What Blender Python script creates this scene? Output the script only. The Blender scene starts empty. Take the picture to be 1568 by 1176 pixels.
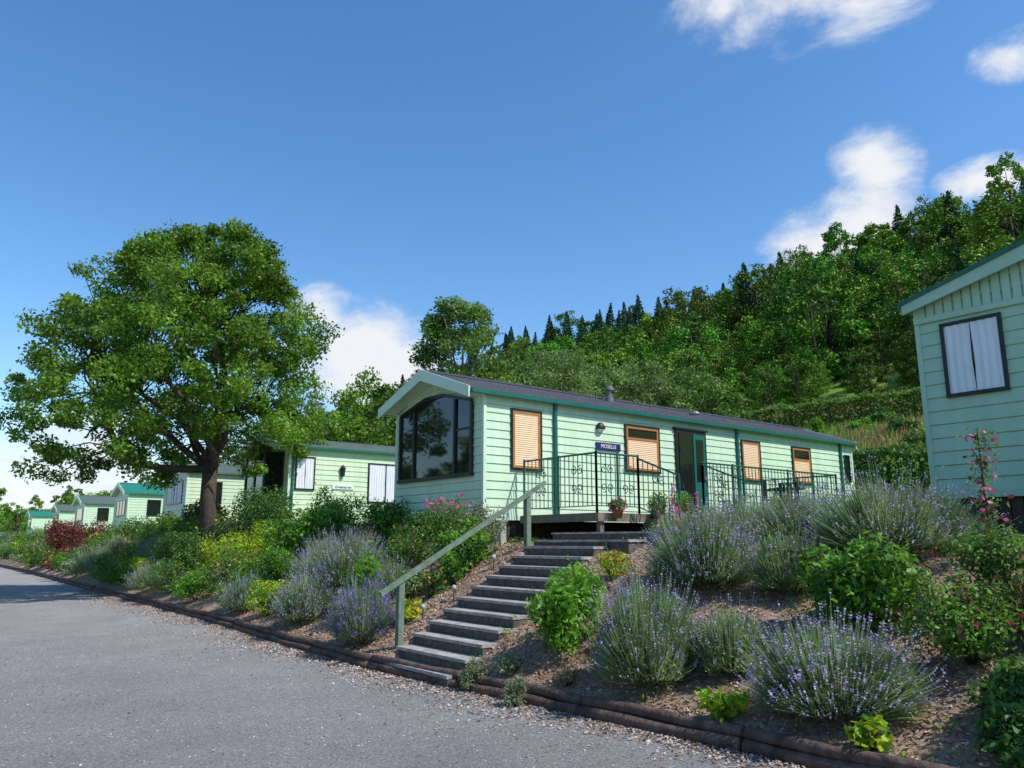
import bpy, math, random
import numpy as np
from mathutils import Vector
rng=np.random.default_rng(7); random.seed(7)
scene=bpy.context.scene
R=math.radians

# ---------------------------------------------------------------- builders
class MB:
    def __init__(s): s.v=[];s.f=[];s.m=[];s.n=0
    def add(s,v,f,m=0):
        v=np.asarray(v,float).reshape(-1,3); f=np.asarray(f,int).reshape(-1,4)
        s.v.append(v); s.f.append(f+s.n); s.m.append(np.full(len(f),m,int)); s.n+=len(v)
    def box(s,x0,x1,y0,y1,z0,z1,m=0):
        v=[(x0,y0,z0),(x1,y0,z0),(x1,y1,z0),(x0,y1,z0),(x0,y0,z1),(x1,y0,z1),(x1,y1,z1),(x0,y1,z1)]
        s.add(v,[(0,3,2,1),(4,5,6,7),(0,1,5,4),(1,2,6,5),(2,3,7,6),(3,0,4,7)],m)
    def tube(s,pts,rad,k=6,m=0):
        pts=np.asarray(pts,float); n=len(pts)
        rad=np.broadcast_to(np.asarray(rad,float),(n,))
        V=[]
        for i in range(n):
            d=pts[min(i+1,n-1)]-pts[max(i-1,0)]; d=d/(np.linalg.norm(d)+1e-9)
            up=np.array([0,0,1.]) if abs(d[2])<.9 else np.array([1.,0,0])
            a=np.cross(d,up); a/=np.linalg.norm(a); b=np.cross(d,a)
            t=np.arange(k)*2*math.pi/k+math.pi/k
            V.append(pts[i]+rad[i]*(np.outer(np.cos(t),a)+np.outer(np.sin(t),b)))
        V=np.concatenate(V); F=[]
        for i in range(n-1):
            for j in range(k):
                F.append((i*k+j,i*k+(j+1)%k,(i+1)*k+(j+1)%k,(i+1)*k+j))
        caps={4:[(0,1,2,3)],6:[(0,1,2,3),(0,3,4,5)],8:[(0,1,2,3),(0,3,4,7),(4,5,6,7)]}.get(k,[])
        for c in caps:
            F.append(tuple(c[::-1])); F.append(tuple((n-1)*k+q for q in c))
        s.add(V,F,m)
    def lathe(s,cx,cy,prof,k=12,m=0,sy=1.0):
        V=[];F=[]
        for r,z in prof:
            for j in range(k):
                t=j*2*math.pi/k; V.append((cx+max(r,.001)*math.cos(t),cy+sy*max(r,.001)*math.sin(t),z))
        for i in range(len(prof)-1):
            for j in range(k): F.append((i*k+j,i*k+(j+1)%k,(i+1)*k+(j+1)%k,(i+1)*k+j))
        s.add(V,F,m)
    def build(s,name,mats,parent=None,smooth=False,loc=None):
        me=bpy.data.meshes.new(name)
        v=np.concatenate(s.v); f=np.concatenate(s.f); m=np.concatenate(s.m)
        me.vertices.add(len(v)); me.vertices.foreach_set('co',v.ravel())
        me.loops.add(len(f)*4); me.loops.foreach_set('vertex_index',f.ravel().astype(np.int32))
        me.polygons.add(len(f)); me.polygons.foreach_set('loop_start',(np.arange(len(f))*4).astype(np.int32))
        try: me.polygons.foreach_set('loop_total',np.full(len(f),4,np.int32))
        except Exception: pass
        for mt in mats: me.materials.append(mt)
        me.polygons.foreach_set('material_index',m.astype(np.int32))
        me.polygons.foreach_set('use_smooth',np.full(len(f),bool(smooth)))
        me.update(calc_edges=True); me.validate()
        o=bpy.data.objects.new(name,me); scene.collection.objects.link(o)
        if parent: o.parent=parent
        if loc: o.location=loc
        return o
def empty(name):
    o=bpy.data.objects.new(name,None); scene.collection.objects.link(o); return o
def unit(a): return a/(np.linalg.norm(a,axis=1,keepdims=True)+1e-9)
def leaves(mb,P,size,out=None,m=0,asp=.5,up=.6,ob=.5):
    n=len(P)
    if n==0: return
    nr=rng.normal(size=(n,3)); nr[:,2]+=up*1.2
    if out is not None: nr+=ob*out*1.2
    nr=unit(nr)
    a=unit(np.cross(nr,rng.normal(size=(n,3)))); b=np.cross(nr,a)
    s=(size*rng.uniform(.6,1.3,n))[:,None]
    V=np.stack([P-a*s*.5,P+b*s*asp*.5+a*s*.05,P+a*s*.5,P-b*s*asp*.5+a*s*.05],1).reshape(-1,3)
    mb.add(V,np.arange(n*4).reshape(n,4),m)
def blades(mb,A,B,w,m=0,tip=.3):
    n=len(A); d=unit(B-A); sd=unit(np.cross(d,rng.normal(size=(n,3))))*(w*.5)
    V=np.stack([A-sd,A+sd,B+sd*tip,B-sd*tip],1).reshape(-1,3)
    mb.add(V,np.arange(n*4).reshape(n,4),m)

# ---------------------------------------------------------------- materials
def base(name):
    m=bpy.data.materials.new(name); m.use_nodes=True; nt=m.node_tree
    b=nt.nodes['Principled BSDF']; return m,nt,b
def mat(name,c,rough=.6,var=.15,sc=6.,bump=0.,bsc=40.,spec=.4,metal=0.,c2=None,detail=5,coat=0.,streak=0.):
    m,nt,b=base(name); N=nt.nodes;L=nt.links
    b.inputs['Roughness'].default_value=rough; b.inputs['Metallic'].default_value=metal
    b.inputs['Specular IOR Level'].default_value=spec
    if coat: b.inputs['Coat Weight'].default_value=coat; b.inputs['Coat Roughness'].default_value=.02
    tc=N.new('ShaderNodeTexCoord'); no=N.new('ShaderNodeTexNoise'); no.inputs['Scale'].default_value=sc; no.inputs['Detail'].default_value=detail
    if streak:
        mp=N.new('ShaderNodeMapping'); mp.inputs['Scale'].default_value=(streak,streak,.6); L.new(tc.outputs['Object'],mp.inputs['Vector']); L.new(mp.outputs[0],no.inputs['Vector'])
    else: L.new(tc.outputs['Object'],no.inputs['Vector'])
    r=N.new('ShaderNodeValToRGB'); r.color_ramp.elements[0].position=.3; r.color_ramp.elements[1].position=.7
    if c2 is None:
        r.color_ramp.elements[0].color=tuple(x*(1-var) for x in c)+(1,); r.color_ramp.elements[1].color=tuple(min(1,x*(1+var)) for x in c)+(1,)
    else:
        r.color_ramp.elements[0].color=tuple(c)+(1,); r.color_ramp.elements[1].color=tuple(c2)+(1,)
    L.new(no.outputs['Fac'],r.inputs['Fac']); L.new(r.outputs['Color'],b.inputs['Base Color'])
    if bump>0:
        n2=N.new('ShaderNodeTexNoise'); n2.inputs['Scale'].default_value=bsc; n2.inputs['Detail'].default_value=6
        L.new(tc.outputs['Object'],n2.inputs['Vector'])
        bp=N.new('ShaderNodeBump'); bp.inputs['Strength'].default_value=bump; bp.inputs['Distance'].default_value=.02
        L.new(n2.outputs['Fac'],bp.inputs['Height']); L.new(bp.outputs['Normal'],b.inputs['Normal'])
    return m
def leafmat(name,c1,c2,trans=.35,nsc=.8,dark=.55,objrand=0.,spec=.35):
    m,nt,b=base(name); N=nt.nodes;L=nt.links
    g=N.new('ShaderNodeNewGeometry'); r=N.new('ShaderNodeValToRGB')
    r.color_ramp.elements[0].color=tuple(c1)+(1,); r.color_ramp.elements[1].color=tuple(c2)+(1,)
    L.new(g.outputs['Random Per Island'],r.inputs['Fac'])
    tc=N.new('ShaderNodeTexCoord'); no=N.new('ShaderNodeTexNoise'); no.inputs['Scale'].default_value=nsc; no.inputs['Detail'].default_value=3
    L.new(tc.outputs['Object'],no.inputs['Vector'])
    mr=N.new('ShaderNodeMapRange'); mr.inputs['From Min'].default_value=.35; mr.inputs['From Max'].default_value=.65
    mr.inputs['To Min'].default_value=dark; mr.inputs['To Max'].default_value=1.25
    L.new(no.outputs['Fac'],mr.inputs['Value'])
    hsv=N.new('ShaderNodeHueSaturation'); L.new(r.outputs['Color'],hsv.inputs['Color']); L.new(mr.outputs['Result'],hsv.inputs['Value'])
    if objrand>0:
        oi=N.new('ShaderNodeObjectInfo'); m2=N.new('ShaderNodeMapRange'); m2.inputs['To Min'].default_value=.5-objrand*.03; m2.inputs['To Max'].default_value=.5+objrand*.03
        L.new(oi.outputs['Random'],m2.inputs['Value']); L.new(m2.outputs['Result'],hsv.inputs['Hue'])
        m3=N.new('ShaderNodeMath'); m3.operation='MULTIPLY'; m4=N.new('ShaderNodeMapRange'); m4.inputs['To Min'].default_value=1-.48*objrand; m4.inputs['To Max'].default_value=1+.42*objrand
        w=N.new('ShaderNodeTexWhiteNoise'); w.noise_dimensions='1D'; L.new(oi.outputs['Random'],w.inputs['W']); L.new(w.outputs['Value'],m4.inputs['Value'])
        L.new(mr.outputs['Result'],m3.inputs[0]); L.new(m4.outputs['Result'],m3.inputs[1]); L.new(m3.outputs[0],hsv.inputs['Value'])
    L.new(hsv.outputs['Color'],b.inputs['Base Color']); b.inputs['Roughness'].default_value=.5; b.inputs['Specular IOR Level'].default_value=spec
    if trans>0:
        t=N.new('ShaderNodeBsdfTranslucent'); hs2=N.new('ShaderNodeHueSaturation'); hs2.inputs['Value'].default_value=1.6; hs2.inputs['Hue'].default_value=.485
        L.new(hsv.outputs['Color'],hs2.inputs['Color']); L.new(hs2.outputs['Color'],t.inputs['Color'])
        mx=N.new('ShaderNodeMixShader'); mx.inputs['Fac'].default_value=trans
        out=N['Material Output']; L.new(b.outputs[0],mx.inputs[1]); L.new(t.outputs[0],mx.inputs[2]); L.new(mx.outputs[0],out.inputs['Surface'])
    return m
MINT=mat('mint_siding',(.53,.69,.50),.45,.07,1.5,streak=4)
MINT2=mat('pale_mint_siding',(.57,.69,.48),.45,.07,1.5,streak=4)
MINTT=mat('mint_trim',(.58,.72,.57),.4,.05,2)
SAGE=mat('sage_siding',(.38,.55,.43),.45,.06,1.5,streak=4)
WHITE=mat('white_trim',(.78,.80,.76),.4,.04,2)
GREYB=mat('grey_plastic',(.35,.36,.34),.5,.08,4)
TEAL=mat('teal_gutter',(.012,.12,.095),.35,.1,3)
FRAME=mat('dark_window_frame',(.018,.02,.018),.35,.1,3)
WOODF=mat('oak_window_frame',(.40,.17,.05),.45,.15,9)
BLIND=mat('cream_blind',(.80,.56,.33),.6,.04,3,coat=.6)
CURT=mat('net_curtain',(.72,.72,.80),.8,.06,3,coat=.5)
DGLASS=mat('dark_glazing',(.012,.016,.014),.03,.2,1,spec=.6)
TILE=mat('slate_roof_tile',(.07,.075,.10),.7,.3,12,.4,30)
GROOF=mat('green_roof',(.02,.20,.15),.5,.1,4)
DROOF=mat('grey_green_roof',(.10,.14,.13),.6,.15,4)
SKIRT=mat('timber_skirt',(.06,.04,.03),.8,.4,8,.4,20)
IRON=mat('dark_green_iron',(.02,.09,.065),.4,.2,5)
BLACK=mat('black_plastic',(.015,.015,.015),.5,.2,5)
GREYW=mat('green_grey_wood',(.13,.18,.13),.75,.25,9,.4,40)
DECK=mat('weathered_deck',(.17,.14,.11),.8,.3,7,.3,30)
SLEEP=mat('sleeper_riser',(.10,.088,.075),.85,.4,12,.5,30)
TREAD=mat('stone_tread',(.31,.29,.27),.85,.38,8,.5,40)
LOG=mat('brown_log',(.10,.065,.05),.8,.5,9,.8,24)
BARK=mat('tree_bark',(.055,.042,.032),.9,.4,8,.8,14)
BIRCH=mat('grey_bark',(.18,.17,.15),.9,.4,8,.5,14)
METAL=mat('flue_metal',(.20,.21,.21),.45,.2,8,metal=.6)
TERRA=mat('terracotta_pot',(.25,.09,.05),.8,.2,8)
NAVY=mat('navy_sign',(.02,.02,.10),.4,.1,3)
# foliage
L_TREE=leafmat('apple_leaves',(.065,.16,.012),(.19,.35,.03),.34,.6,.42)
L_FOR=leafmat('forest_leaves',(.075,.165,.018),(.155,.295,.03),0,.35,.55,objrand=1.,spec=.12)
L_CON=leafmat('conifer_needles',(.018,.055,.025),(.04,.10,.038),0,.4,.6,objrand=.6,spec=.1)
L_GREEN=leafmat('bright_shrub_leaves',(.07,.21,.015),(.18,.40,.03),.35,3,.6)
L_DARK=leafmat('dark_shrub_leaves',(.03,.09,.018),(.08,.19,.03),.3,3,.6)
L_MID=leafmat('mid_shrub_leaves',(.06,.15,.02),(.15,.27,.045),.3,3,.6)
L_YEL=leafmat('golden_leaves',(.22,.34,.015),(.45,.56,.03),.35,3,.75)
L_GREY=leafmat('grey_green_leaves',(.15,.20,.09),(.28,.33,.18),.2,3,.65)
L_LAV=leafmat('lavender_foliage',(.13,.21,.075),(.26,.35,.16),.3,3,.7,spec=.15)
L_PURP=leafmat('lavender_flowers',(.25,.21,.38),(.46,.41,.62),.3,4,.75,spec=.15)
L_DPURP=leafmat('purple_flowers',(.15,.09,.34),(.31,.22,.54),.3,4,.75,spec=.15)
L_RED=leafmat('red_brown_leaves',(.11,.035,.025),(.24,.08,.05),.3,3,.6)
L_PINK=leafmat('pink_petals',(.60,.05,.25),(.80,.20,.45),.3,3,.8)
L_ORANGE=leafmat('orange_petals',(.65,.18,.03),(.85,.50,.06),.3,3,.8)
L_YFL=leafmat('yellow_petals',(.80,.60,.02),(.9,.75,.1),.3,3,.9)
L_GRASS=leafmat('grass_blades',(.12,.25,.03),(.26,.40,.07),.3,3,.7)
L_DRY=leafmat('dry_grass',(.24,.15,.07),(.35,.25,.12),.3,3,.7)
L_CHIP=leafmat('bark_chips',(.17,.11,.08),(.58,.42,.32),.0,6,.7,spec=.1)
L_GRAV=leafmat('gravel_chips',(.18,.17,.16),(.52,.50,.47),.0,6,.8,spec=.1)

# ---------------------------------------------------------------- terrain
KY=[-60,0,3.5,6.2,9.15,12.3,16.5,30,47,63,100,400]; KX=[5.8,5.6,5.45,5.28,5.06,5.12,5.37,5.6,5.97,6.0,6.4,8]
def kx(Y): return np.interp(Y,KY,KX)
def sst(a,b,x):
    t=np.clip((x-a)/(b-a),0,1); return t*t*(3-2*t)
def stair_y(X): return 8.48+(X-5.1)*.16
def gz(X,Y):
    X=np.asarray(X,float);Y=np.asarray(Y,float)
    d=X-kx(Y)
    bl=np.interp(Y,[0,5,8,400],[3.9,3.8,3.1,3.1])
    t=np.clip(d/bl,0,1)
    bank=.10+1.47*(.75*t+.25*t*t*(3-2*t))
    bank=np.where(d<0,0,bank)*sst(-.02,.12,d)
    far=np.interp(X,[9.5,22,26,36,46,60,120,150,420],[0,.25,1.1,4.6,8.0,13.0,40,43,20])
    mul=1-(1-np.interp(Y,[25,45,60,78,95,125],[1.05,1.05,1.03,.94,.97,1.04]))*sst(60,100,X)
    fade=1-sst(150,290,Y)*.85
    z=bank+far*fade*mul
    bump=.035*np.sin(X*2.7+Y*1.9)*np.sin(Y*2.3-X*1.1)+.02*np.sin(X*7.1)*np.sin(Y*6.3)
    z=z+bump*sst(.2,.8,d)+sst(30,60,X)*1.2*np.sin(X*.09+Y*.05)*np.sin(Y*.07+1)
    ins=(np.abs(Y-stair_y(X))<.68)&(X>4.9)&(X<8.5)
    z=np.where(ins,z-.32,z)
    return z
xs=np.unique(np.concatenate([np.linspace(-300,-10,12),np.arange(-10,4.6,1.5),np.arange(4.6,10,.1),np.arange(10,26,.6),np.arange(26,160,3.),np.linspace(160,900,14)]))
ys=np.unique(np.concatenate([np.linspace(-300,-6,12),np.arange(-6,0,1.),np.arange(0,16,.12),np.arange(16,40,.5),np.arange(40,300,4.),np.linspace(300,1500,14)]))
GX,GY=np.meshgrid(xs,ys,indexing='ij'); GZ=gz(GX,GY)
mb=MB(); nx,ny=len(xs),len(ys)
I=np.arange(nx*ny).reshape(nx,ny)
mb.add(np.stack([GX,GY,GZ],-1).reshape(-1,3),np.stack([I[:-1,:-1],I[1:,:-1],I[1:,1:],I[:-1,1:]],-1).reshape(-1,4))
m,nt,b=base('bank_and_meadow'); N=nt.nodes;L=nt.links
tc=N.new('ShaderNodeTexCoord')
def noise(sc,det=5,ro=.6):
    n=N.new('ShaderNodeTexNoise'); n.inputs['Scale'].default_value=sc; n.inputs['Detail'].default_value=det; n.inputs['Roughness'].default_value=ro
    L.new(tc.outputs['Object'],n.inputs['Vector']); return n
def ramp(n,cols,ps):
    r=N.new('ShaderNodeValToRGB')
    while len(r.color_ramp.elements)<len(cols): r.color_ramp.elements.new(.5)
    for e,c,p in zip(r.color_ramp.elements,cols,ps): e.position=p; e.color=tuple(c)+(1,)
    L.new(n.outputs['Fac'],r.inputs['Fac']); return r
def mixc(f,a,c):
    x=N.new('ShaderNodeMixRGB'); L.new(f,x.inputs[0]); L.new(a,x.inputs[1]); L.new(c,x.inputs[2]); return x.outputs[0]
soil=ramp(noise(14,8,.75),[(.14,.09,.065),(.36,.25,.18),(.54,.41,.31)],[.3,.5,.72])
gr=ramp(noise(2.5,8,.7),[(.07,.14,.02),(.16,.28,.04),(.22,.33,.07)],[.3,.5,.7])
md=ramp(noise(.22,8,.7),[(.10,.20,.025),(.18,.26,.05),(.30,.19,.08)],[.40,.54,.66])
a1=N.new('ShaderNodeAttribute'); a1.attribute_name='soil'; a2=N.new('ShaderNodeAttribute'); a2.attribute_name='meadow'
c=mixc(a1.outputs['Fac'],gr.outputs[0],soil.outputs[0]); c=mixc(a2.outputs['Fac'],c,md.outputs[0])
L.new(c,b.inputs['Base Color']); b.inputs['Roughness'].default_value=.95; b.inputs['Specular IOR Level'].default_value=.1
bp=N.new('ShaderNodeBump'); bp.inputs['Strength'].default_value=.9; bp.inputs['Distance'].default_value=.05
L.new(noise(22,8,.7).outputs['Fac'],bp.inputs['Height']); L.new(bp.outputs['Normal'],b.inputs['Normal'])
g=mb.build('ground_terrain',[m],smooth=True)
D=(GX-kx(GY)); sa=(sst(-.1,.1,D)*(1-sst(3.6,4.4,D))).ravel()
at=g.data.attributes.new('soil','FLOAT','POINT'); at.data.foreach_set('value',sa.astype(np.float32))
at=g.data.attributes.new('meadow','FLOAT','POINT'); at.data.foreach_set('value',sst(24,30,GX).ravel().astype(np.float32))

# road
m,nt,b=base('gravelly_asphalt'); N=nt.nodes;L=nt.links; tc=N.new('ShaderNodeTexCoord')
r1=ramp(noise(45,6,.95),[(.10,.098,.095),(.33,.322,.31),(.66,.64,.62)],[.36,.5,.66])
r2=ramp(noise(.7,6,.7),[(.74,.73,.73),(1.0,.985,.965)],[.3,.7])
mx=N.new('ShaderNodeMixRGB'); mx.blend_type='MULTIPLY'; mx.inputs[0].default_value=1
L.new(r1.outputs[0],mx.inputs[1]); L.new(r2.outputs[0],mx.inputs[2]); L.new(mx.outputs[0],b.inputs['Base Color'])
b.inputs['Roughness'].default_value=.9; b.inputs['Specular IOR Level'].default_value=.2
bp=N.new('ShaderNodeBump'); bp.inputs['Strength'].default_value=.9; bp.inputs['Distance'].default_value=.025
L.new(noise(60,6,.95).outputs['Fac'],bp.inputs['Height']); L.new(bp.outputs['Normal'],b.inputs['Normal'])
ROAD=m
yy=np.concatenate([np.linspace(-60,0,6),np.arange(1,20,.5),np.arange(20,120,4.),np.linspace(120,400,8)])
mb=MB(); V=[]
for y in yy:
    k=float(kx(y)); V+=[(-7,y,.006),(k-.02,y,.006)]
mb.add(V,[(2*i,2*i+1,2*i+3,2*i+2) for i in range(len(yy)-1)])
mb.build('asphalt_road',[ROAD])
mb=MB(); n=19000; Y=rng.uniform(1,30,n); cl=.5+.5*np.sin(Y*1.7)*np.sin(Y*.63+1); dd=rng.exponential(.10+.26*cl,n); X=kx(Y)-.04-dd
P=np.stack([X,Y,.012+rng.uniform(0,.012,n)],1)
s1=rng.random(n)<.4; leaves(mb,P[s1],.03,m=0,asp=.8,up=2); leaves(mb,P[~s1],.038,m=1,asp=.6,up=2)
n=16000;Y=rng.uniform(1,16,n);X=kx(Y)-rng.uniform(0,8,n); leaves(mb,np.stack([X,Y,np.full(n,.011)],1),.018,m=0,asp=.8,up=3)
mb.build('loose_gravel',[L_GRAV,L_CHIP])

# kerb logs
mb=MB(); y=0.0
while y<70:
    ln=random.uniform(1.7,2.2)
    for lev,(r,z,o) in enumerate([(.058,.05,0.0),(.05,.14,.035)]):
        pts=[];n=6
        j=random.uniform(-.02,.02)
        for i in range(n+1):
            yy_=y+ln*i/n*.985
            pts.append((float(kx(yy_))+o+j+.010*math.sin(yy_*3),yy_,z+.008*math.sin(yy_*5+lev)))
        mb.tube(pts,[r*random.uniform(.92,1.05) for _ in pts],8)
    y+=ln
mb.build('log_kerb',[LOG],smooth=True)
mb=MB(); n=38000; Y=rng.uniform(1,16,n); dd=rng.uniform(.06,4,n); X=kx(Y)+dd
keep=~((np.abs(Y-stair_y(X))<.82)&(X<8.6)); X=X[keep];Y=Y[keep]
leaves(mb,np.stack([X,Y,gz(X,Y)+.012],1),.048,m=0,asp=.45,up=1.8)
mb.build('bark_mulch',[L_CHIP])

# ---------------------------------------------------------------- stairs
st=empty('garden_steps'); mb=MB(); nst=11
for i in range(nst):
    x=5.1+.27*i; z=.14*(i+1)-.0; cy=stair_y(x); w=.78
    j=random.uniform(-.03,.03)
    mb.box(x,x+.33,cy-w+j,cy+w+j,max(0,z-.3),z-.040,0)
    mb.box(x-.02,x+.30,cy-w-.01+j,cy+w+.01+j,z-.037,z,1)
mb.box(8.06,9.7,7.7,9.75,1.2,1.60,0); mb.box(8.03,9.7,7.68,9.77,1.603,1.635,1)
mb.box(8.5,9.7,7.5,9.8,1.637,1.72,0);mb.box(8.48,9.7,7.48,9.82,1.722,1.75,1)
mb.build('treads_and_risers',[SLEEP,TREAD],st)
hr=empty('handrail'); mb=MB()
p1=(5.45,9.38);p2=(7.95,9.78)
mb.box(p1[0]-.042,p1[0]+.042,p1[1]-.042,p1[1]+.042,.1,1.09)
mb.box(p2[0]-.042,p2[0]+.042,p2[1]-.042,p2[1]+.042,1.2,2.33)
a=np.array([p1[0],p1[1]-.03,1.11]);b2=np.array([p2[0],p2[1]-.03,2.35]);d=(b2-a)
mb.tube([a-d*.14,a,b2,b2+d*.16],.042,4)
mb.build('posts_and_rail',[GREYW],hr)

# ---------------------------------------------------------------- caravans
def caravan(name,x0,y0,Ln,W,z0,zw,zr,zs,wall,roof,feat_side=[],feat_front=[],ovf=.3,bh=.165,gut=TEAL,frontwall=None,barge=None):
    E=empty(name); x1=x0+Ln;y1=y0+W; ym=(y0+y1)/2
    fw=frontwall or wall
    mb=MB(); mb.box(x0+.02,x1-.02,y0+.02,y1-.02,z0,zw)
    for xa,xb in [(x0+.02,x0+.1),(x1-.1,x1-.02)]:
        v=[(xa,y0+.02,zw),(xa,y1-.02,zw),(xa,ym+.02,zr-.03),(xa,ym-.02,zr-.03),(xb,y0+.02,zw),(xb,y1-.02,zw),(xb,ym+.02,zr-.03),(xb,ym-.02,zr-.03)]
        mb.add(v,[(0,3,2,1),(4,5,6,7),(0,4,7,3),(1,2,6,5),(3,7,6,2),(0,1,5,4)])
    mb.build('wall_core',[wall],E)
    def boards(mapf,lo,hi,gable,mt,nm):
        mb=MB(); z=z0; top=zr-.05 if gable else zw
        while z<top-.02:
            zt=min(z+bh,top)
            def ext(zz):
                if zz<=zw or not gable: return lo,hi
                f=(zz-zw)/(zr-zw); c=(lo+hi)/2; return lo+(c-lo)*f,hi-(hi-c)*f
            a,b_=ext(z); c,d=ext(zt)
            v=[mapf(a,.022,z+.012),mapf(b_,.022,z+.012),mapf(d,.006,zt),mapf(c,.006,zt),mapf(a,-.002,z),mapf(b_,-.002,z)]
            mb.add(v,[(0,1,2,3),(4,5,1,0)]); z=zt
        mb.build(nm,[mt],E)
    S=lambda a,d,z:(a,y0-d,z); F=lambda a,d,z:(x0-d,a,z)
    boards(S,x0+.03,x1-.03,False,wall,'side_siding'); boards(F,y0+.03,y1-.03,True,fw,'front_siding')
    boards(lambda a,d,z:(a,y1+d,z),x0+.03,x1-.03,False,wall,'rear_siding'); boards(lambda a,d,z:(x1+d,a,z),y0+.03,y1-.03,True,wall,'end_siding')
    mb=MB()
    for cx in (x0,x1):
        for cy in (y0,y1): 
            mb.box(cx-.034,cx+.034,cy-.034,cy+.034,z0-.02,zw-.01)
    mb.box(x0-.02,x1+.02,y0-.026,y0-.004,z0-.07,z0+.01); mb.box(x0-.026,x0-.004,y0,y1,z0-.07,z0+.01)
    mb.build('corner_trims',[barge or MINTT],E)
    mb=MB(); os_=.10; sl=(zr-zw)/(ym-y0); ze=zw-os_*sl+.03
    xa,xb=x0-ovf,x1+.12
    for sg in (-1,1):
        ye=ym+sg*((ym-y0)+os_); t=.05
        nst_=10; 
        for i in range(nst_):
            f0=i/nst_; f1=(i+1)/nst_
            ya=ye+(ym-ye)*f0; yb=ye+(ym-ye)*f1; za=ze+(zr+.03-ze)*f0; zb=ze+(zr+.03-ze)*f1
            e=.022
            mb.add([(xa,ya,za),(xb,ya,za),(xb,yb,zb),(xa,yb,zb),(xa,ya,za+t+e),(xb,ya,za+t+e),(xb,yb,zb+t),(xa,yb,zb+t)],
                   [(0,1,2,3),(4,7,6,5),(0,4,5,1),(0,3,7,4),(1,5,6,2)])
    mb.box(xa,xb,ym-.09,ym+.09,zr+.075,zr+.11)
    mb.build('roof',[roof],E)
    mb=MB()
    for sg in (-1,1):
        ye=ym+sg*((ym-y0)+os_+.04)
        mb.box(xa+.02,xb,ye-.04,ye+.04,ze-.03,ze+.05)
    mb.build('gutters',[gut],E)
    mb=MB(); bd=.15
    for xx in (xa-.035,xb+.002):
        for sg in (-1,1):
            ye=ym+sg*((ym-y0)+os_+.02)
            v=[(xx,ye,ze-bd*.8),(xx,ym,zr-bd*.8),(xx,ym,zr+.12),(xx,ye,ze+.09)]; v2=[(p[0]+.033,p[1],p[2]) for p in v]
            mb.add(v+v2,[(0,1,2,3),(7,6,5,4),(0,4,5,1),(3,2,6,7),(0,3,7,4),(1,5,6,2)])
    if ovf>.2:
        for sg in (-1,1):
            ye=ym+sg*((ym-y0)+os_-.02)
            mb.add([(xa,ye,ze-.02),(x0-.02,ye,ze-.02),(x0-.02,ym,zr-.02),(xa,ym,zr-.02)],[(0,1,2,3)])
    mb.build('bargeboards',[barge or MINTT],E)
    mb=MB(); mb.box(x0+.08,x1-.08,y0+.08,y1-.08,zs-.3,z0-.0)
    xx=x0+.1
    while xx<x1-.15: mb.box(xx,xx+.13,y0+.055,y0+.078,zs-.3,z0-.03); xx+=.15
    yy=y0+.1
    while yy<y1-.15: mb.box(x0+.055,x0+.078,yy,yy+.13,zs-.3,z0-.03); yy+=.15
    mb.build('skirting',[SKIRT],E)
    MS=[FRAME,WOODF,BLIND,CURT,DGLASS,FRAME,WHITE,TEAL]
    def fbox(mb,M,a0,a1,d0,d1,za,zb,m):
        p=M(a0,d0,za);q=M(a1,d1,zb); mb.box(min(p[0],q[0]),max(p[0],q[0]),min(p[1],q[1]),max(p[1],q[1]),za,zb,m)
    def quad(mb,M,a0,a1,d,za,zb,m):
        v=[M(a0,d,za),M(a1,d,za),M(a1,d,zb),M(a0,d,zb)]
        mb.add(v,[(0,1,2,3)] if M is S else [(0,3,2,1)],m)
    def window(M,a0,a1,za,zb,style,mull=[],trans=[],fw_=.05,nm='window'):
        mb=MB(); f=fw_
        fbox(mb,M,a0,a1,0,.05,zb-f,zb,0);fbox(mb,M,a0,a1,0,.06,za,za+f,0)
        fbox(mb,M,a0,a0+f,0,.048,za+f,zb-f,0);fbox(mb,M,a1-f,a1,0,.048,za+f,zb-f,0)
        A0,A1,ZA,ZB=a0+f,a1-f,za+f,zb-f
        inner=0
        if style=='blind':
            g_=.05; inner=1
            fbox(mb,M,A0,A1,0,.044,ZB-g_,ZB,1);fbox(mb,M,A0,A1,0,.044,ZA,ZA+g_,1);fbox(mb,M,A0,A0+g_,0,.043,ZA+g_,ZB-g_,1);fbox(mb,M,A1-g_,A1,0,.043,ZA+g_,ZB-g_,1)
            A0+=g_;A1-=g_;ZA+=g_;ZB-=g_
        for q in mull: fbox(mb,M,q-.025,q+.025,0,.045,ZA,ZB,inner)
        for q in trans: fbox(mb,M,A0,A1,0,.045,q-.025,q+.025,inner)
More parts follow.
